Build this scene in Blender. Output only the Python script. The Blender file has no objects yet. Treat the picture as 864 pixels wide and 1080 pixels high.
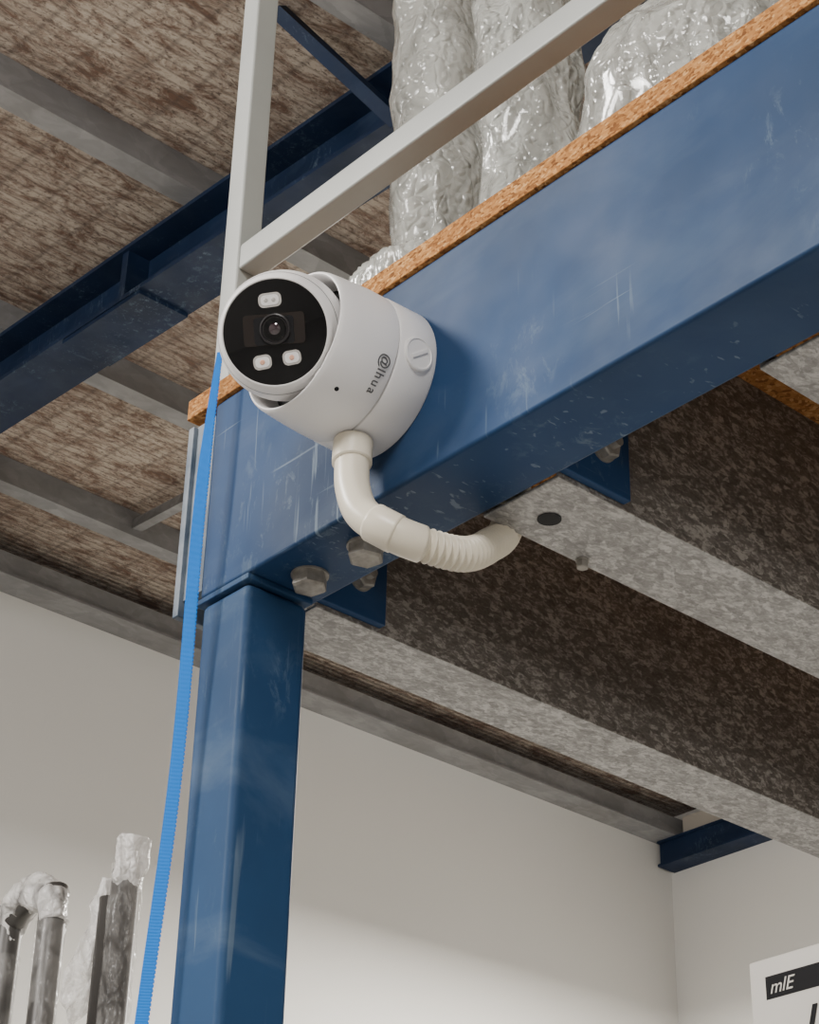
import bpy, bmesh, math, random
from mathutils import Vector, Matrix, noise
random.seed(4)
EZ=1.6   # eye height
scene=bpy.context.scene
COL=bpy.context.collection

# ------------------------------------------------------------ helpers
def empty(name, loc=(0,0,0)):
    o=bpy.data.objects.new(name,None); COL.objects.link(o); o.location=loc
    o.empty_display_size=.05
    return o
def addmesh(name, verts, faces, mat=None, parent=None, smooth=False, bevel=0, segs=2):
    me=bpy.data.meshes.new(name)
    me.from_pydata([tuple(v) for v in verts],[],faces)
    bm=bmesh.new(); bm.from_mesh(me); bmesh.ops.recalc_face_normals(bm,faces=bm.faces); bm.to_mesh(me); bm.free()
    o=bpy.data.objects.new(name,me); COL.objects.link(o)
    if mat: me.materials.append(mat)
    if parent: o.parent=parent
    if smooth:
        for p in me.polygons: p.use_smooth=True
    if bevel:
        m=o.modifiers.new('bevel','BEVEL'); m.width=bevel; m.segments=segs; m.limit_method='ANGLE'; m.angle_limit=math.radians(40)
        for p in me.polygons: p.use_smooth=True
        w=o.modifiers.new('wn','WEIGHTED_NORMAL'); w.keep_sharp=True
    return o
def box(name,x0,x1,y0,y1,z0,z1,mat,parent=None,bevel=0):
    """z values are relative to eye height"""
    z0+=EZ; z1+=EZ
    v=[(x,y,z) for x in (x0,x1) for y in (y0,y1) for z in (z0,z1)]
    f=[(0,1,3,2),(4,6,7,5),(0,4,5,1),(2,3,7,6),(0,2,6,4),(1,5,7,3)]
    return addmesh(name,v,f,mat,parent,bevel=bevel)
def prism(name,pts,fn,t0,t1,mat,parent=None,bevel=0):
    n=len(pts); v=[fn(a,b,t0) for a,b in pts]+[fn(a,b,t1) for a,b in pts]
    f=[(i,(i+1)%n,(i+1)%n+n,i+n) for i in range(n)]
    f.append(tuple(range(n))[::-1]); f.append(tuple(range(n,2*n)))
    return addmesh(name,v,f,mat,parent,bevel=bevel)
def basis(n,up=None):
    n=Vector(n).normalized()
    up=Vector(up) if up is not None else (Vector((0,0,1)) if abs(n.z)<.9 else Vector((1,0,0)))
    x=up.cross(n).normalized(); y=n.cross(x).normalized()
    return x,y,n
def lathe(name,prof,origin,axis,mat,parent=None,seg=96,up=None,caps=True):
    """prof: list of (h along axis, r)"""
    x,y,n=basis(axis,up); O=Vector(origin); v=[];f=[]
    for h,r in prof:
        for i in range(seg):
            a=2*math.pi*i/seg; v.append(O+n*h+(x*math.cos(a)+y*math.sin(a))*r)
    for k in range(len(prof)-1):
        for i in range(seg):
            j=(i+1)%seg; f.append((k*seg+i,k*seg+j,(k+1)*seg+j,(k+1)*seg+i))
    if caps:
        f.append(tuple(range(seg))[::-1]); m=len(prof)-1; f.append(tuple(range(m*seg,(m+1)*seg)))
    o=addmesh(name,v,f,mat,parent)
    for p in o.data.polygons: p.use_smooth=len(p.vertices)==4
    e=o.modifiers.new('es','EDGE_SPLIT'); e.split_angle=math.radians(32)
    return o
def catmull(P,n=10):
    P=[Vector(p) for p in P]; Q=[P[0]*2-P[1]]+P+[P[-1]*2-P[-2]]; out=[]
    for i in range(1,len(Q)-2):
        p0,p1,p2,p3=Q[i-1:i+3]
        for k in range(n):
            t=k/n
            out.append(.5*((2*p1)+(p2-p0)*t+(2*p0-5*p1+4*p2-p3)*t*t+(3*p1-p0-3*p2+p3)*t**3))
    out.append(Q[-2]); return out
def sweep(name,path,rad,mat,parent=None,seg=28,smooth=True):
    """path list of Vectors, rad float or fn(i/len)"""
    v=[];f=[];n=len(path); ref=None
    for i,p in enumerate(path):
        t=(path[min(i+1,n-1)]-path[max(i-1,0)]).normalized()
        if ref is None: ref=t.orthogonal().normalized()
        ref=(ref-t*ref.dot(t)).normalized(); b=t.cross(ref)
        r=rad(i) if callable(rad) else rad
        for k in range(seg):
            a=2*math.pi*k/seg; v.append(p+(ref*math.cos(a)+b*math.sin(a))*r)
    for i in range(n-1):
        for k in range(seg):
            j=(k+1)%seg; f.append((i*seg+k,i*seg+j,(i+1)*seg+j,(i+1)*seg+k))
    f.append(tuple(range(seg))[::-1]); f.append(tuple(range((n-1)*seg,n*seg)))
    return addmesh(name,v,f,mat,parent,smooth=smooth)
def E(x,y,z): return Vector((x,y,z+EZ))

# ------------------------------------------------------------ materials
class MB:
    def __init__(s,name):
        s.m=bpy.data.materials.new(name); s.m.use_nodes=True; s.t=s.m.node_tree; s.N=s.t.nodes; s.L=s.t.links
        s.b=s.N['Principled BSDF']; s.tc=s.N.new('ShaderNodeTexCoord')
    def set(s,**k):
        for a,b in k.items(): s.b.inputs[a.replace('_',' ')].default_value=b
        return s
    def map(s,scale=(1,1,1),rot=(0,0,0),warp=0,wscale=20):
        src=s.tc.outputs['Object']
        if warp:
            nz=s.N.new('ShaderNodeTexNoise'); nz.inputs['Scale'].default_value=wscale; s.L.new(src,nz.inputs['Vector'])
            vm=s.N.new('ShaderNodeVectorMath'); vm.operation='SCALE'; vm.inputs['Scale'].default_value=warp; s.L.new(nz.outputs['Color'],vm.inputs[0])
            va=s.N.new('ShaderNodeVectorMath'); va.operation='ADD'; s.L.new(src,va.inputs[0]); s.L.new(vm.outputs[0],va.inputs[1]); src=va.outputs[0]
        n=s.N.new('ShaderNodeMapping'); n.inputs['Scale'].default_value=scale; n.inputs['Rotation'].default_value=rot
        s.L.new(src,n.inputs[0]); return n.outputs[0]
    def noise(s,scale,detail=4,vec=None,rough=.5,dist=0):
        n=s.N.new('ShaderNodeTexNoise'); n.inputs['Scale'].default_value=scale; n.inputs['Detail'].default_value=detail
        n.inputs['Roughness'].default_value=rough; n.inputs['Distortion'].default_value=dist
        s.L.new(vec if vec else s.tc.outputs['Object'],n.inputs['Vector']); return n.outputs['Fac']
    def vor(s,scale,vec=None,feat='F1',out='Distance'):
        n=s.N.new('ShaderNodeTexVoronoi'); n.feature=feat; n.inputs['Scale'].default_value=scale
        s.L.new(vec if vec else s.tc.outputs['Object'],n.inputs['Vector']); return n.outputs[out]
    def cell(s,scale,vec=None,ch=0):
        o=s.vor(scale,vec,out='Color'); sp=s.N.new('ShaderNodeSeparateColor'); s.L.new(o,sp.inputs[0]); return sp.outputs[ch]
    def wave(s,scale,vec=None,dist=0,dirn='X',detail=2):
        n=s.N.new('ShaderNodeTexWave'); n.bands_direction=dirn; n.inputs['Scale'].default_value=scale; n.inputs['Distortion'].default_value=dist
        n.inputs['Detail'].default_value=detail
        s.L.new(vec if vec else s.tc.outputs['Object'],n.inputs['Vector']); return n.outputs['Fac']
    def ramp(s,fac,stops):
        n=s.N.new('ShaderNodeValToRGB'); e=n.color_ramp.elements
        while len(e)<len(stops): e.new(.5)
        for el,(p,c) in zip(e,stops):
            el.position=p; el.color=(c,c,c,1) if not hasattr(c,'__len__') else (*c,1)
        s.L.new(fac,n.inputs[0]); return n.outputs[0]
    def mix(s,fac,a,b,mode='MIX'):
        n=s.N.new('ShaderNodeMix'); n.data_type='RGBA'; n.blend_type=mode
        for idx,val in ((0,fac),(6,a),(7,b)):
            if hasattr(val,'default_value') or hasattr(val,'is_linked'): s.L.new(val,n.inputs[idx])
            elif idx==0: n.inputs[0].default_value=val
            else: n.inputs[idx].default_value=(*val,1)
        return n.outputs[2]
    def col(s,o):
        s.L.new(o,s.b.inputs['Base Color']); return s
    def rough(s,o): s.L.new(o,s.b.inputs['Roughness']); return s
    def bump(s,h,strength=.3,dist=.01):
        n=s.N.new('ShaderNodeBump'); n.inputs['Strength'].default_value=strength; n.inputs['Distance'].default_value=dist
        s.L.new(h,n.inputs['Height'])
        if s.b.inputs['Normal'].is_linked: s.L.new(s.b.inputs['Normal'].links[0].from_socket,n.inputs['Normal'])
        s.L.new(n.outputs[0],s.b.inputs['Normal']); return s

def blue_paint(name,base=(.014,.050,.135),dust=.12,dark=(.010,.033,.085),scr=.42,spec=.20,cols=((5,5,150),(130,40,6),(110,60,5)),mth=.52):
    b=MB(name)
    big=b.noise(3.5,5); c=b.mix(b.ramp(big,[(.35,0),(.65,1)]),dark,base)
    d=b.noise(6,6,b.map((1,1,2.2)),.6,.5); c=b.mix(b.ramp(d,[(.5,0),(.75,dust)]),c,(.20,.26,.33))
    # chalky speckled scuffs
    sc_=b.noise(55,6,b.map((1,1,.5)),.75,.6); sm=b.noise(5.5,4,b.map((1,1,1),(1,2,3)))
    k=b.mix(1.0,b.ramp(sc_,[(.54,0),(.66,.35)]),b.ramp(sm,[(.52,0),(.66,1)]),'MULTIPLY'); c=b.mix(k,c,(.20,.27,.33))
    for sc,rot,th in zip(cols,((0,.5,0),(0,.12,.3),(0,-.1,0)),(.71,.72,.69)):
        s_=b.noise(1.3,2,b.map(sc,rot),.5,.3); msk=b.noise(4,3)
        k=b.mix(1.0,b.ramp(s_,[(th-.03,0),(th+.02,scr)]),b.ramp(msk,[(mth,0),(mth+.1,1)]),'MULTIPLY')
        c=b.mix(k,c,(.24,.31,.38))
    b.col(c); b.rough(b.ramp(b.noise(9,5),[(.3,.46),(.75,.66)])); b.set(Specular_IOR_Level=spec)
    b.bump(b.noise(60,3),.06,.002)
    return b.m
M_blue=blue_paint('blue_paint')
M_bluecol=blue_paint('blue_paint_column',dust=.26,base=(.018,.060,.145),scr=.3,cols=((90,90,3),(120,60,5),(70,80,4)))
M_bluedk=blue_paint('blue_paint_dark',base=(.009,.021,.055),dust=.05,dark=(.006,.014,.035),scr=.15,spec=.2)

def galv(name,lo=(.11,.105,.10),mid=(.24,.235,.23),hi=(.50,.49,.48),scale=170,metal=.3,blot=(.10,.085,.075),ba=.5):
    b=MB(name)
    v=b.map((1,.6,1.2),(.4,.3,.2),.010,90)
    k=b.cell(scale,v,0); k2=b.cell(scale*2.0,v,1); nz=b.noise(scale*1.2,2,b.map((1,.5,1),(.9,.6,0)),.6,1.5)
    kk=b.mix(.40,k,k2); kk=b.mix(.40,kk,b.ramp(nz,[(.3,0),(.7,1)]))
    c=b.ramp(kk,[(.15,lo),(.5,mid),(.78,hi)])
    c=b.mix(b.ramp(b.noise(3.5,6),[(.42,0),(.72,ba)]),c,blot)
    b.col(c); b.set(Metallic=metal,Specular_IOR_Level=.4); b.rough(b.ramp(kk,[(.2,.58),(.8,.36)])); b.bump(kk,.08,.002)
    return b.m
M_galv=galv('galvanised_steel',lo=(.25,.245,.24),mid=(.35,.345,.34),hi=(.54,.53,.52),ba=.25)
M_galvweb=galv('galvanised_web_brown',lo=(.125,.112,.102),mid=(.205,.190,.175),hi=(.50,.48,.45),blot=(.10,.083,.070),ba=.45)  # darker, browner galvanised tone for the outer joist web faces
M_purlin=galv('purlin_steel',lo=(.20,.20,.205),mid=(.23,.23,.235),hi=(.28,.28,.285),scale=12,metal=.1,blot=(.14,.13,.125))
b=MB('bolt_zinc'); b.col(b.ramp(b.noise(120,4),[(.3,(.20,.185,.165)),(.7,(.36,.34,.31))])).set(Metallic=.3,Roughness=.5); M_bolt=b.m
b=MB('cream_rail_paint'); b.col(b.ramp(b.noise(5,6),[(.35,(.29,.30,.285)),(.7,(.38,.39,.37))])).set(Roughness=.45); b.bump(b.noise(80,2),.04,.001); M_rail=b.m
b=MB('end_plate_paint'); b.col(b.ramp(b.noise(25,5),[(.35,(.05,.08,.12)),(.7,(.22,.25,.28))])).set(Roughness=.5); M_endp=b.m

b=MB('chipboard'); 
k=b.cell(300,b.map((1,1,1.8)))
c=b.ramp(k,[(0,(.15,.055,.016)),(.35,(.34,.145,.042)),(.8,(.48,.23,.075)),(1,(.60,.34,.14))])
b.col(b.mix(b.ramp(b.noise(7,4),[(.4,0),(.8,.5)]),c,(.30,.12,.035))).set(Roughness=.85,Specular_IOR_Level=.2); b.bump(k,.35,.002); M_chip=b.m

b=MB('camera_white_plastic'); b.set(Base_Color=(.82,.805,.80,1),Roughness=.38); b.bump(b.noise(900,2),.03,.0005); M_white=b.m
b=MB('camera_black_glass'); b.set(Base_Color=(.004,.004,.005,1),Roughness=.06,Specular_IOR_Level=.35); M_glass=b.m
b=MB('camera_window_recess'); b.set(Base_Color=(.016,.011,.010,1),Roughness=.25); M_recess=b.m
b=MB('lens_ring'); b.set(Base_Color=(.022,.02,.022,1),Roughness=.3); M_ring=b.m
b=MB('dark_gap'); b.set(Base_Color=(.015,.015,.016,1),Roughness=.8); M_gap=b.m
b=MB('lens_glass'); b.set(Base_Color=(.02,.004,.012,1),Roughness=.03,Specular_IOR_Level=1.0); b.set(Coat_Weight=1.0); M_lens=b.m
b=MB('led_reflector'); b.set(Base_Color=(.62,.60,.58,1),Metallic=.4,Roughness=.25); M_led=b.m
b=MB('led_chip'); b.set(Base_Color=(.75,.42,.30,1),Roughness=.3); M_chipled=b.m
b=MB('print_grey'); b.set(Base_Color=(.10,.10,.105,1),Roughness=.5); M_print=b.m
b=MB('conduit_cream_pvc'); b.set(Base_Color=(.72,.66,.54,1),Roughness=.35); M_cond=b.m
b=MB('blue_strap_webbing'); b.col(b.mix(b.ramp(b.wave(300,dirn='Z'),[(.3,0),(.7,1)]),(.006,.16,.62),(.012,.26,.88))).set(Roughness=.6,Specular_IOR_Level=.2); b.bump(b.wave(300,dirn='Z'),.5,.001); M_strap=b.m

def wrapmat(name,lo,hi,bubble=90,alpha=None,crk=1.0,tr=.3,coat=.5,ro=.22):
    b=MB(name)
    v=b.map((1,1,.6),(.2,.3,.1),.06,9)
    big=b.noise(11,3,v,.55,1.0); fold=b.vor(17,v,'DISTANCE_TO_EDGE'); fine=b.vor(52,b.map((1,1,.8),(.5,.1,.4),.04,22),'DISTANCE_TO_EDGE')
    fl=b.ramp(fold,[(0,0),(.12,1)]); fn_=b.ramp(fine,[(0,0),(.18,1)])
    t=b.mix(.35,b.ramp(big,[(.3,0),(.7,1)]),fl)
    b.col(b.ramp(t,[(.1,lo),(.8,hi)]))
    b.set(Roughness=ro,Specular_IOR_Level=.6,Coat_Weight=coat,Coat_Roughness=.1)
    if bubble:
        bub=b.vor(bubble); b.bump(b.ramp(bub,[(.0,1),(.5,0)]),.55,.004)
    b.bump(big,.5*crk,.025); b.bump(fl,.35*crk,.005); b.bump(fn_,.45*crk,.003)
    if alpha: b.L.new(b.ramp(t,[(.2,alpha[0]),(.8,alpha[1])]),b.b.inputs['Alpha'])
    else: b.set(Transmission_Weight=tr)
    return b.m
M_bub=wrapmat('bubble_wrap',(.33,.335,.31),(.65,.66,.62),coat=.7,ro=.18)
M_film=wrapmat('stretch_film',(.76,.74,.72),(.88,.86,.84),0,(.25,.80),coat=.2,ro=.35)
M_clear=wrapmat('clear_film',(.6,.58,.56),(.85,.83,.8),0,(.02,.18),coat=.3,ro=.2)
b=MB('dark_tube'); b.col(b.ramp(b.noise(10,4,b.map((1,1,.2))),[(.35,(.045,.042,.040)),(.7,(.11,.105,.10))])).set(Metallic=.4,Roughness=.4); M_tube=b.m
b=MB('white_carton'); b.col(b.ramp(b.noise(4,3),[(.3,(.72,.69,.64)),(.7,(.80,.77,.72))])).set(Roughness=.6); M_carton=b.m
b=MB('black_print'); b.set(Base_Color=(.012,.012,.014,1),Roughness=.6,Specular_IOR_Level=.2); M_blk=b.m
b=MB('wall_paint'); b.col(b.ramp(b.noise(.6,4),[(.3,(.64,.63,.605)),(.7,(.68,.67,.645))])).set(Roughness=.7); b.bump(b.noise(50,3),.03,.003); M_wall=b.m
b=MB('concrete_floor'); b.col(b.ramp(b.noise(2,7),[(.3,(.36,.35,.33)),(.7,(.48,.47,.45))])).set(Roughness=.55); M_floor=b.m
b=MB('beige_trim'); b.set(Base_Color=(.50,.46,.40,1),Roughness=.6); M_beige=b.m
b=MB('roof_lining')
ribs=b.wave(9,b.map((1,1,1)),1.2,'X',3)
seam=b.wave(2.2,b.map((1,1,1)),1.2,'Y',3)
pat=b.noise(8,9,b.map((2.0,1,1)),.78,.6); spk=b.noise(48,4,b.map((2.2,1,1)),.7,.5); big=b.noise(1.1,3)
c=b.mix(b.ramp(pat,[(.44,0),(.60,1)]),(.52,.445,.37),(.155,.09,.062))
c=b.mix(b.ramp(spk,[(.53,0),(.64,.8)]),c,(.08,.05,.037))
c=b.mix(b.ramp(big,[(.4,0),(.7,.45)]),c,(.15,.10,.075))
c=b.mix(b.ramp(ribs,[(.0,.45),(.2,0)]),c,(.10,.075,.06))
c=b.mix(b.ramp(seam,[(.0,.35),(.05,0)]),c,(.08,.06,.05))
b.col(c).set(Roughness=.9); b.bump(ribs,.3,.02); b.bump(spk,.5,.01); M_roof=b.m

# ------------------------------------------------------------ room shell
WX,WY=-6.4,7.28; EX,SY=4.5,-4.5; SL=.073
def rz(x,off): return off-SL*x
def slab(name,x0,x1,y0,y1,off0,off1,mat,parent=None,bevel=0):
    v=[]
    for x in (x0,x1):
        for y in (y0,y1):
            for o in (off0,off1): v.append((x,y,rz(x,o)+EZ))
    f=[(0,1,3,2),(4,6,7,5),(0,4,5,1),(2,3,7,6),(0,2,6,4),(1,5,7,3)]
    return addmesh(name,v,f,mat,parent,bevel=bevel)
box('floor',WX-.2,EX+.2,SY-.2,WY+.2,-EZ-.1,-EZ,M_floor)
PH=.105
slab('ceiling',WX-.2,EX+.2,SY-.2,WY+.2,3.42+PH,3.62,M_roof)
box('wall_left',WX-.15,WX,SY,WY,-EZ,3.95,M_wall)
box('wall_far',WX-.15,EX+.15,WY,WY+.15,-EZ,3.95,M_wall)
box('wall_right',EX,EX+.15,SY,WY,-EZ,3.3,M_wall)
box('wall_rear',WX-.15,EX+.15,SY-.15,SY,-EZ,3.95,M_wall)

PUR=[-5.79,-4.90,-3.86,-2.94,-2.0,-1.05,-.1,.85,1.8,2.75,3.7]
for i,px in enumerate(PUR):
    zz=rz(px,3.42); w=.075;h=PH-.002;t=.004
    pts=[(0,0),(-w,0),(-w,.02),(-w+t,.02),(-w+t,t),(-t,t),(-t,h-t),(-w+t,h-t),(-w+t,h-.02),(-w,h-.02),(-w,h),(0,h)]
    prism('roof_purlin',pts,lambda a,b_,t_,px=px,zz=zz:(px+.03+a,t_,zz+b_+EZ),SY,WY,M_purlin)
for yb in (.6,3.6,5.6):
    e=empty('purlin_bridging')
    for i in range(len(PUR)-1):
        a,b2=PUR[i]+.03,PUR[i+1]-.045
        slab('bar_%d'%i,a,b2,yb,yb+.04,3.45,3.49,M_purlin,e)
def rafter(y0):
    w=.18;D=.2;t=.014
    e=empty('roof_rafter')
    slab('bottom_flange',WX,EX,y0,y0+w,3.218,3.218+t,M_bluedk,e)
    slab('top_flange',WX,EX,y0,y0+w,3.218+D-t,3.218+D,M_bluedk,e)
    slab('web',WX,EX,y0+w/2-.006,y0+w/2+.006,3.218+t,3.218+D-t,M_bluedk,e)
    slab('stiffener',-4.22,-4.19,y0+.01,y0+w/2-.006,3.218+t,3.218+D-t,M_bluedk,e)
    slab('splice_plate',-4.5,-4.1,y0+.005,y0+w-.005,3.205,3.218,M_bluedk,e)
    return e
rafter(2.5); rafter(-1.8); 
sweep('fly_brace',[E(-3.0,2.52,3.44),E(-3.15,2.24,3.735)],.026,M_bluedk,seg=4,smooth=False)
e=empty('eave_beam')
box('web',WX+.10,WX+.112,SY,WY-.02,3.80,3.90,M_purlin,e)
box('bottom_flange',WX,WX+.14,SY,WY-.02,3.79,3.80,M_purlin,e)
e=empty('end_wall_beam')
box('bottom_flange',WX+.02,EX,WY-.12,WY,3.66,3.672,M_bluedk,e)
box('web',WX+.02,EX,WY-.10,WY-.09,3.672,3.78,M_bluedk,e)
box('top_flange',WX+.02,EX,WY-.12,WY,3.78,3.79,M_bluedk,e)
box('trim_far',WX+.14,EX,WY-.06,WY,3.79,3.90,M_beige)

# ------------------------------------------------------------ mezzanine
YB=.864; ZB=.811; ZT=1.006; BX0=-1.266; BX1=1.6
beam=empty('mezzanine_beam')
h=ZT-ZB; w=.075; tw=.007; tf=.011
pts=[(0,0),(w,0),(w,tf),(tw,tf),(tw,h-tf),(w,h-tf),(w,h),(0,h)]
prism('channel',pts,lambda a,b_,t_:(t_,YB+a,ZB+b_+EZ),BX0,BX1,M_blue,beam,bevel=.0035)
JO=[(-1.277,-1.208),(-1.004,-.922),(-.728,-.646),(-.45,-.37),(-.17,-.09),(.11,.19),(.39,.47),(.67,.75),(.95,1.03),(1.23,1.31)]
for i,(a,b2) in enumerate(JO):
    box('cleat_%d'%i,b2+.0005,b2+.0085,YB+tw,1.012,ZB+.004,ZT-.03,M_blue,beam,bevel=.001)
box('end_plate',-1.302,-1.294,YB-.002,YB+.06,ZB-.005,ZT-.01,M_endp,beam,bevel=.001)
box('end_plate_web',-1.294,-1.267,YB+.002,YB+.010,ZB+.01,ZT-.01,M_endp,beam)

def hexbolt(name,c,axis,mat,parent,r=.0145,hh=.011,washer=True,shank=0):
    x,y,n=basis(axis); c=Vector(c); v=[];
    prof=[(0,r),(hh*.85,r),(hh,r*.86)]
    f=[]
    for k,(h_,rr) in enumerate(prof):
        for i in range(6):
            a=math.pi/3*i+.3; v.append(c+n*(h_+.0018)+(x*math.cos(a)+y*math.sin(a))*rr)
    for k in range(2):
        for i in range(6): f.append((k*6+i,k*6+(i+1)%6,(k+1)*6+(i+1)%6,(k+1)*6+i))
    f.append(tuple(range(6))[::-1]); f.append(tuple(range(12,18)))
    addmesh(name,v,f,mat,parent)
    if washer: lathe(name+'_washer',[(0,r*1.06),(.0018,r*1.06)],c,axis,mat,parent,seg=32)
    if shank: lathe(name+'_shank',[(hh,.005),(hh+shank,.005)],c,axis,mat,parent,seg=16)
hexbolt('bolt_a',E(-1.168,.903,ZB),(0,0,-1),M_bolt,beam,r=.0148,hh=.012)
hexbolt('bolt_b',E(-1.100,.905,ZB),(0,0,-1),M_bolt,beam,r=.0148,hh=.012)
for i,(a,b2) in enumerate(JO):
    for zz in (.850,.95):
        hexbolt('cleat_bolt_%d_%d'%(i,int(zz*100)),E(b2+.0085,.982,zz),(1,0,0),M_bolt,beam,r=.0115,hh=.008,shank=.009)

for i,(x0,x1) in enumerate(JO):
    w=x1-x0; hh=ZT-ZB; t=.003
    pts=[(w,0),(0,0),(0,.018),(t,.018),(t,t),(w-t,t),(w-t,hh-t),(t,hh-t),(t,hh-.018),(0,hh-.018),(0,hh),(w,hh)]
    j=empty('floor_joist')
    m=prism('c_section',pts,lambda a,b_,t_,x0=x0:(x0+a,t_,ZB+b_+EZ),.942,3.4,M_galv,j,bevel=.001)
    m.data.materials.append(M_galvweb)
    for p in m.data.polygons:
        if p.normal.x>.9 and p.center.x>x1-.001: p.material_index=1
    if i%2==1:
        lathe('flange_hole',[(0,.0095),(.0006,.0095)],E(x0+.034,.980,ZB-.0005),(0,0,-1),M_blk,j,seg=24)
        hexbolt('tek_screw',E(x0+.006,1.045,ZB),(0,0,-1),M_bolt,j,r=.0052,hh=.006)
deck=box('chipboard_deck',-1.305,BX1,YB-.003,3.4,ZT,ZT+.021,M_chip,bevel=.001)

def column(cx0,cx1):
    e=empty('steel_column')
    x0,x1,y0,y1=cx0,cx1,YB+.001,.929
    o=box('shaft',x0,x1,y0,y1,-EZ+.012,ZB-.007,M_bluecol,e,bevel=.007)
    o.modifiers['bevel'].segments=4
    box('cap_plate',x0-.006,x1+.002,y0-.002,y1+.002,ZB-.006,ZB-.0005,M_bluecol,e,bevel=.001)
    box('base_plate',x0-.05,x1+.05,y0-.05,y1+.05,-EZ,-EZ+.012,M_bluecol,e,bevel=.001)
    return e
column(-1.264,-1.2); column(1.5,1.565)

gr=empty('guard_rail')
def rb(n,*a): return box(n,*a,M_rail,gr,bevel=.0025)
rb('post_1',-1.278,-1.253,.866,.891,ZT+.021,2.1)
rb('lower_rail',-1.253,1.5,.867,.891,1.150,1.178)
rb('top_rail',-1.278,1.5,.866,.891,2.1,2.125)
rb('post_2',1.475,1.5,.866,.891,ZT+.021,2.1)

# ------------------------------------------------------------ security camera
cam_e=empty('security_camera')
C0=E(-1.036,YB,.912); AX=(0,-1,0)
lathe('junction_box',[(0,.060),(.0,.062),(.002,.063),(.033,.0622),(.0355,.0612),(.0363,.0597)],C0,AX,M_white,cam_e,seg=128)
lathe('seam',[(.0355,.0594),(.0372,.0594)],C0,AX,M_print,cam_e,seg=96)
lathe('housing',[(.0368,.0597),(.0374,.0614),(.040,.0618),(.052,.0617),(.065,.0608),(.078,.0596),(.087,.0586),(.0900,.0578),(.0912,.0568),(.0912,.0558),(.0900,.0549),(.080,.0540),(.064,.053)],C0,AX,M_white,cam_e,seg=128)
lathe('housing_gap',[(.066,.0531),(.0662,.0531)],C0,AX,M_gap,cam_e,seg=96)
BC=C0+Vector((0,-.1005,0)); RB=.0498
view=(-(BC-Vector((0,0,EZ)))).normalized()
R0=Vector((math.sin(math.radians(40.8)),math.cos(math.radians(40.8)),0))
upv=(Vector((0,0,1))-view*view.z).normalized()
nb=(view - R0*.23 + upv*.09).normalized()
pr=[]
for k in range(0,31):
    a=math.radians(176-(176-60)*k/30); pr.append((RB*math.cos(a),RB*math.sin(a)))
zc=pr[-1][0]; rc=pr[-1][1]
pr+= [(zc+.0014,rc+.0002),(zc+.0040,rc-.0010),(zc+.0052,rc-.0024),(zc+.0052,rc-.0030),(zc+.0044,rc-.0035)]
lathe('ball_head',pr,BC,nb,M_white,cam_e,seg=128,up=(0,0,1))
zg=zc+.0046; rg=rc-.0035
gp=[(zg-.003,rg),(zg,rg)]+[(zg+.0022*(1-(q/10)**2),rg*q/10) for q in range(9,0,-1)]
lathe('front_glass',gp,BC,nb,M_glass,cam_e,seg=96,up=(0,0,1))
h1=zc-.0055; h2=zc-.0062
lathe('bezel_groove',[(h1,math.sqrt(RB*RB-h1*h1)+.00015),(h2,math.sqrt(RB*RB-h2*h2)+.00015)],BC,nb,M_print,cam_e,seg=96,up=(0,0,1),caps=False)
fx,fy,fn=basis(nb,(0,0,1)); 
ra=math.radians(0); gx=(fx*math.cos(ra)+fy*math.sin(ra)).normalized(); gy=fn.cross(gx)
SC=rg/.044
def G(u,v,d=0): return BC+fn*(zg+.0016+d)+gx*u*SC+gy*v*SC
def rrect(name,u,v,w,h,r,mat,d0,d1,ang=0):
    pts=[]
    for cx,cy,a0 in ((w/2-r,h/2-r,0),(-w/2+r,h/2-r,90),(-w/2+r,-h/2+r,180),(w/2-r,-h/2+r,270)):
        for k in range(7):
            a=math.radians(a0+15*k); pts.append((cx+r*math.cos(a),cy+r*math.sin(a)))
    ca,sa=math.cos(ang),math.sin(ang)
    pts=[(x*ca-y*sa,x*sa+y*ca) for x,y in pts]
    return prism(name,pts,lambda a,b_,t_:tuple(G(u+a,v+b_,t_)),d0,d1,mat,cam_e)
rrect('lens_window',0,.002,.052,.026,.003,M_recess,-.001,.0007)
rrect('lens_window_inner',0,.001,.034,.023,.003,M_blk,.0004,.0010)
lathe('lens_barrel',[(0,.0118),(.0022,.0115),(.0026,.0105),(.0012,.0095)],G(0.001,.002,.0005),nb,M_ring,cam_e,seg=64)
lathe('lens_inner_ring',[(0,.0088),(.0012,.0086),(.0014,.0078)],G(0.001,.002,.0014),nb,M_glass,cam_e,seg=64)
lathe('lens_element',[(0,.0050)]+[(.0004+.0016*(1-(q/8)**2),.0050*q/8) for q in range(8,0,-1)],G(0.001,.002,.002),nb,M_lens,cam_e,seg=48)
for nm,u,v,w,a in (('led_top',-.002,.0265,.0195,.05),('led_bl',-.0115,-.0245,.0155,.1),('led_br',.0135,-.0225,.0155,.1)):
    rrect(nm,u,v,w,.0120,.0045,M_led,-.0005,.0008,a)
    rrect(nm+'_cup',u,v,w*.78,.0085,.0035,M_white,.0006,.0011,a)
    if nm=='led_top':
        for du in (-.0032,.0032): lathe(nm+'_die',[(0,.0018),(.0006,.0012)],G(u+du,v,.001),nb,M_led,cam_e,seg=20)
    else: lathe(nm+'_die',[(0,.0021),(.0007,.0014)],G(u,v,.001),nb,M_chipled,cam_e,seg=20)
def rad(phi): return Vector((math.cos(phi),0,math.sin(phi)))
ph=math.radians(-8); pc=C0+Vector((0,-.018,0))+rad(ph)*.0602
lathe('side_plug',[(0,.0140),(.0030,.0140),(.0036,.0130),(.0036,.0120),(.0031,.0115)],pc,rad(ph),M_white,cam_e,seg=48)
tx=Vector((0,-1,0)); tt=rad(ph).cross(tx)
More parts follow.
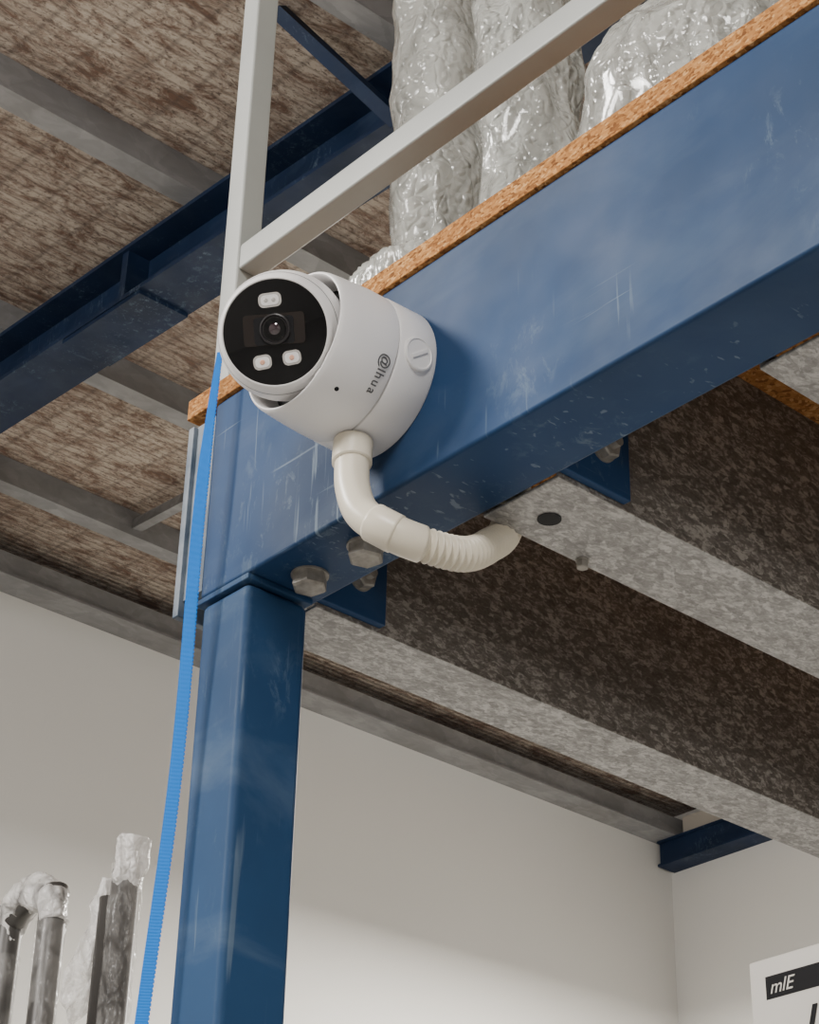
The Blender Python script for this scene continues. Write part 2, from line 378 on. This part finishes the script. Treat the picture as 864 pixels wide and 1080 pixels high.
def slotbox(name,c,n,a,bv,la,lb,lh,mat):
    v=[c+a*sa*la/2+bv*sb*lb/2+n*hh for sa in (-1,1) for sb in (-1,1) for hh in (0,lh)]
    return addmesh(name,v,[(0,1,3,2),(4,6,7,5),(0,4,5,1),(2,3,7,6),(0,2,6,4),(1,5,7,3)],mat,cam_e,bevel=.0003)
slotbox('plug_slot',pc+rad(ph)*.0031,rad(ph),(tx*.8+tt*.6),(tt*.8-tx*.6),.017,.003,.0010,M_white)
rr=math.radians(-58)
lathe('housing_hole',[(0,.0018),(.0006,.0018)],C0+Vector((0,-.072,0))+rad(rr)*.0600,rad(rr),M_blk,cam_e,seg=16)  # black disc painting the dark of a small hole in the housing
for a_ in (-40,-56):
    slotbox('ball_stop_tab',C0+Vector((0,-.074,0))+rad(math.radians(a_))*.0525,Vector((0,-1,0)),rad(math.radians(a_)),rad(math.radians(a_+90)),.0035,.007,.0150,M_white)
def letter(ch,phi,h,size):
    cu=bpy.data.curves.new('ch','FONT'); cu.body=ch; cu.size=size; cu.align_x='CENTER'; cu.extrude=.00015; cu.offset=.0001
    nm='letter_'+('at' if ch=='@' else ch)
    o=bpy.data.objects.new(nm,cu); COL.objects.link(o)
    bpy.context.view_layer.update()
    me=bpy.data.meshes.new_from_object(o.evaluated_get(bpy.context.evaluated_depsgraph_get()))
    bpy.data.objects.remove(o)
    o=bpy.data.objects.new(nm,me); COL.objects.link(o); me.materials.clear(); me.materials.append(M_print); o.parent=cam_e
    n=rad(phi); up=Vector((0,1,0)); slope=.04
    n2=(n+Vector((0,-1,0))*slope).normalized(); up2=(up-n2*up.dot(n2)).normalized(); right=up2.cross(n2)
    m=Matrix((right,up2,n2)).transposed().to_4x4(); m.translation=C0+Vector((0,-h,0))+n*.0619
    o.matrix_world=m
ph=-25
for ch,dp in (('@',0),('l',6.8),('h',11.0),('u',17.0),('a',23.0)):
    letter(ch,math.radians(ph-dp),.050,.0115 if ch=='@' else .0105)

# ------------------------------------------------------------ conduit
cd=empty('cable_conduit')
P=[E(-1.036,.836,.848),E(-1.0355,.835,.83),E(-1.032,.834,.804),E(-1.022,.836,.779),E(-1.005,.845,.762),E(-.992,.866,.753),E(-.987,.905,.757),E(-1.000,.944,.785),E(-1.022,.985,.828),E(-1.024,1.0,.90)]
path=catmull(P,14); 
n1=14*5
sweep('elbow',path[:n1],.0134,M_cond,cd)
sweep('hub',path[0:16],.0154,M_cond,cd)
sweep('coupling',path[50:62],.0150,M_cond,cd)
sweep('coupling_sleeve',path[60:n1+2],.0142,M_cond,cd)
fine=catmull(path[n1-2:],8)
L=[0]
for i in range(1,len(fine)): L.append(L[-1]+(fine[i]-fine[i-1]).length)
sweep('corrugated_tube',fine,lambda i:.0119+.0017*math.sin(2*math.pi*L[i]/.0056),M_cond,cd,seg=32)

# ------------------------------------------------------------ blue strap
st=empty('blue_strap')
N=150; v=[];f=[]
A=E(-1.240,.846,1.040); B=E(-1.272,.846,.30); WL=.0050
sx=Vector((.75,.66,0)).normalized(); sn=Vector((.66,-.75,0)).normalized()
for i in range(N+1):
    t=i/N; p=A.lerp(B,t)+Vector((0,-.003*math.sin(t*9),0)); wl=WL*(.45+.55*min(1,t*6)); 
    for s_,th in ((-1,0),(1,0),(1,1),(-1,1)): v.append(p+sx*wl*s_+sn*(.0012*th))
for i in range(N):
    for k in range(4): f.append((i*4+k,i*4+(k+1)%4,(i+1)*4+(k+1)%4,(i+1)*4+k))
f.append((0,1,2,3)); f.append((N*4+3,N*4+2,N*4+1,N*4))
addmesh('webbing',v,f,M_strap,st)
v=[];f=[]
nt=210
for i in range(nt):
    t=i/nt; p=A.lerp(B,t)+Vector((0,-.003*math.sin(t*9),0)); wl=WL*(.45+.55*min(1,t*6))
    d=(B-A).normalized()*.0011; q=p+sx*(wl-.0003)+sn*.0003; k=len(v)
    v+= [q-d,q+d,q+d+sx*.0011,q-d+sx*.0011,q-d+sn*.0008,q+d+sn*.0008,q+d+sx*.0011+sn*.0008,q-d+sx*.0011+sn*.0008]
    f+= [(k,k+1,k+2,k+3),(k+4,k+7,k+6,k+5),(k,k+4,k+5,k+1),(k+1,k+5,k+6,k+2),(k+2,k+6,k+7,k+3),(k+3,k+7,k+4,k)]
addmesh('fringe',v,f,M_strap,st)
addmesh('tail',[B-sx*.0052,B+sx*.0052,B+sx*.0052-Vector((0,0,1.9)),B-sx*.0052-Vector((0,0,1.9))],[(0,1,2,3)],M_strap,st)

# ------------------------------------------------------------ wrapped goods on deck
def lump(name,path,rads,mat,parent=None,amp=.012,freq=14,seg=72,nst=70,seed=0,flat=1):
    P_=catmull(path,max(2,nst//(len(path)-1))); n=len(P_); v=[];f=[]; ref=None
    for i,p in enumerate(P_):
        t=(P_[min(i+1,n-1)]-P_[max(i-1,0)]).normalized()
        if ref is None: ref=Vector((1,0,0)) if abs(t.x)<.8 else Vector((0,0,1))
        ref=(ref-t*ref.dot(t)).normalized(); b2=t.cross(ref)
        u=i/(n-1)*(len(rads)-1); k=min(int(u),len(rads)-2); r=rads[k]*(1-(u-k))+rads[k+1]*(u-k)
        for q in range(seg):
            a=2*math.pi*q/seg; d=ref*math.cos(a)+b2*math.sin(a)*flat
            pt=p+d*r; S=Vector((seed*3.1,seed*1.7,0))
            nn=noise.noise(pt*freq+S)*amp*.8-abs(noise.noise(Vector((pt.x*freq*2.4,pt.y*freq*2.4,pt.z*freq*.9))+S))*amp*.9+abs(noise.noise(pt*freq*6+S))*amp*.2
            v.append(pt+d*nn)
    for i in range(n-1):
        for q in range(seg):
            j=(q+1)%seg; f.append((i*seg+q,i*seg+j,(i+1)*seg+j,(i+1)*seg+q))
    f.append(tuple(range(seg))[::-1]); f.append(tuple(range((n-1)*seg,n*seg)))
    return addmesh(name,v,f,mat,parent,smooth=True)
DZ=ZT+.022
lump('bubble_wrapped_roll',[E(-1.185,1.05,DZ+.004),E(-1.19,1.05,1.3),E(-1.205,1.05,1.95)],[.044,.045,.044,.044],M_bub,amp=.012,seed=1)
lump('bubble_wrapped_roll',[E(-1.205,1.20,DZ+.004),E(-1.220,1.21,1.4),E(-1.24,1.22,2.0)],[.064,.068,.062,.058],M_bub,amp=.02,seed=5)
lump('bubble_wrapped_bundle',[E(-.90,1.15,DZ+.006),E(-.91,1.15,1.2),E(-.90,1.16,1.34),E(-.87,1.17,1.41)],[.11,.12,.125,.12,.09,.02],M_bub,amp=.026,freq=9,seed=3)
lump('bubble_wrapped_bundle',[E(-.62,1.13,DZ+.006),E(-.62,1.13,1.2),E(-.62,1.13,1.30)],[.11,.12,.11,.03],M_bub,amp=.024,freq=9,seed=8)
lump('bubble_wrapped_roll',[E(-1.08,1.42,DZ+.004),E(-1.10,1.42,1.4),E(-1.12,1.42,2.0)],[.09,.09,.085,.08],M_bub,amp=.02,freq=9,seed=7)
lump('plastic_film_offcut',[E(-1.19,.955,DZ+.046),E(-1.145,.945,DZ+.054),E(-1.09,.935,DZ+.054),E(-1.03,.94,DZ+.040)],[.008,.032,.042,.034,.006],M_bub,amp=.012,freq=26,seed=12)

# ------------------------------------------------------------ wrapped tubes standing at left
wt=empty('wrapped_tube_frame')
yy=2.0
U=[E(-3.50,yy,-1.59),E(-3.50,yy,.4),E(-3.50,yy,1.31),E(-3.485,yy,1.375),E(-3.42,yy,1.40),E(-3.355,yy,1.375),E(-3.34,yy,1.31),E(-3.34,yy,.4),E(-3.34,yy,-1.59)]
sweep('tube',catmull(U,10),.027,M_tube,wt,seg=20)
lump('film_cap',[E(-3.505,yy,1.31),E(-3.49,yy,1.38),E(-3.42,yy,1.412),E(-3.35,yy,1.385),E(-3.335,yy,1.33)],[.030,.035,.040,.036,.030],M_film,wt,amp=.013,freq=16,seed=2)
lump('film_leg_a',[E(-3.50,yy,.2),E(-3.50,yy,1.3)],[.029,.030],M_clear,wt,amp=.003,freq=12,seed=3)
lump('film_leg_b',[E(-3.34,yy,.2),E(-3.34,yy,1.33)],[.029,.030],M_clear,wt,amp=.003,freq=12,seed=4)
wt=empty('wrapped_tube_pair')
sweep('tube_a',[E(-3.155,yy,-1.6),E(-3.145,yy,1.33)],.018,M_tube,wt,seg=20)
sweep('tube_b',[E(-3.105,yy,-1.6),E(-3.095,yy,1.37)],.026,M_tube,wt,seg=20)
lump('film_a',[E(-3.215,yy-.01,1.10),E(-3.20,yy-.01,1.17),E(-3.175,yy,1.28),E(-3.155,yy,1.37)],[.004,.030,.034,.028,.024,.018],M_film,wt,amp=.018,freq=16,seed=6)
lump('film_b',[E(-3.10,yy,.2),E(-3.09,yy,1.2),E(-3.09,yy,1.38)],[.028,.029,.030,.032],M_clear,wt,amp=.006,freq=14,seed=8)
lump('film_b_top',[E(-3.095,yy,1.33),E(-3.088,yy,1.38),E(-3.08,yy,1.43)],[.026,.032,.036],M_film,wt,amp=.014,freq=20,seed=9)

# ------------------------------------------------------------ carton on rack, lower right
ct=empty('printed_carton')
cy=2.6; cx=-2.127; zt=1.11
box('carton_body',cx,cx+.42,cy,cy+.3,.62,zt,M_carton,ct,bevel=.004)
box('label',cx+.034,cx+.30,cy-.001,cy-.0002,zt-.070,zt-.032,M_blk,ct)
def ftext(s_,x,z,size,mat,name):
    cu=bpy.data.curves.new(name,'FONT'); cu.body=s_; cu.size=size; cu.extrude=.0004; cu.shear=.3
    o=bpy.data.objects.new(name,cu); COL.objects.link(o); bpy.context.view_layer.update()
    me=bpy.data.meshes.new_from_object(o.evaluated_get(bpy.context.evaluated_depsgraph_get())); bpy.data.objects.remove(o)
    o=bpy.data.objects.new(name,me); COL.objects.link(o); me.materials.clear(); me.materials.append(mat); o.parent=ct
    o.matrix_world=Matrix.Translation((x,cy-.0015,z+EZ))@Matrix.Rotation(math.pi/2,4,'X')
ftext('mlE',cx+.042,zt-.062,.032,M_carton,'label_text')
ftext('LASER',cx+.098,zt-.165,.10,M_blk,'print_text')
rk=empty('storage_rack')
for sx_ in (cx-.03,cx+.46):
    for sy_ in (cy-.03,cy+.32):
        box('upright_%d_%d'%(int(sx_*100),int(sy_*100)),sx_,sx_+.03,sy_,sy_+.03,-EZ,.62,M_purlin,rk)
for zz in (-.9,-.15,.59): box('shelf_%d'%int(zz*100),cx-.03,cx+.49,cy-.03,cy+.35,zz,zz+.029,M_purlin,rk)

# ------------------------------------------------------------ lights
def area(name,loc,size,energy,target,col=(1,.97,.93),sy=None):
    l=bpy.data.lights.new(name,'AREA'); l.energy=energy; l.size=size; l.color=col
    if sy: l.shape='RECTANGLE'; l.size_y=sy
    o=bpy.data.objects.new(name,l); COL.objects.link(o); o.location=loc
    o.rotation_euler=(Vector(target)-Vector(loc)).to_track_quat('-Z','Y').to_euler()
def point(name,loc,energy,r=.2,col=(1,.965,.92)):
    l=bpy.data.lights.new(name,'POINT'); l.energy=energy; l.shadow_soft_size=r; l.color=col
    o=bpy.data.objects.new(name,l); COL.objects.link(o); o.location=loc
area('highbay_lamp_key',(-3.2,-2.2,4.6),.7,170,(-1.1,.86,2.5))
area('highbay_lamp',(1.5,-2.0,4.5),1.0,170,(0,1,1.0))
area('wall_fill_light',(-4.5,5.7,4.5),.5,330,(-4.6,5.8,0),(1,.95,.86),1.2)  # added light, aimed down to brighten the lower wall and leave its top dim
point('fill_light',(-2.0,-1.2,3.4),110)  # added point fill, shines upward too so the roof gets light
point('fill_light',(-1.0,4.3,3.6),22)  # added weak fill for the far end of the room
point('fill_light',(2.5,1.5,1.8),52)  # added low fill that lifts the undersides of the steelwork
w=bpy.data.worlds.new('world'); scene.world=w; w.use_nodes=True
w.node_tree.nodes['Background'].inputs[0].default_value=(.8,.85,.9,1); w.node_tree.nodes['Background'].inputs[1].default_value=.3

# ------------------------------------------------------------ camera
f,th,yw,ro=2180.3,math.radians(30.62),math.radians(40.8),math.radians(1.47)
Fh=Vector((-math.cos(yw),math.sin(yw),0)); Zv=Vector((0,0,1))
F=Fh*math.cos(th)+Zv*math.sin(th); Uv=-Fh*math.sin(th)+Zv*math.cos(th); R=Vector((math.sin(yw),math.cos(yw),0))
up=Uv*math.cos(ro)-R*math.sin(ro); rt=Uv*math.sin(ro)+R*math.cos(ro)
cd_=bpy.data.cameras.new('photo_camera'); cd_.sensor_fit='VERTICAL'; cd_.sensor_height=24; cd_.sensor_width=19.2; cd_.lens=f/1080*24
co=bpy.data.objects.new('photo_camera',cd_); COL.objects.link(co)
m=Matrix((rt,up,-F)).transposed().to_4x4(); m.translation=(0,0,EZ); co.matrix_world=m
cd_.clip_start=.02
scene.camera=co
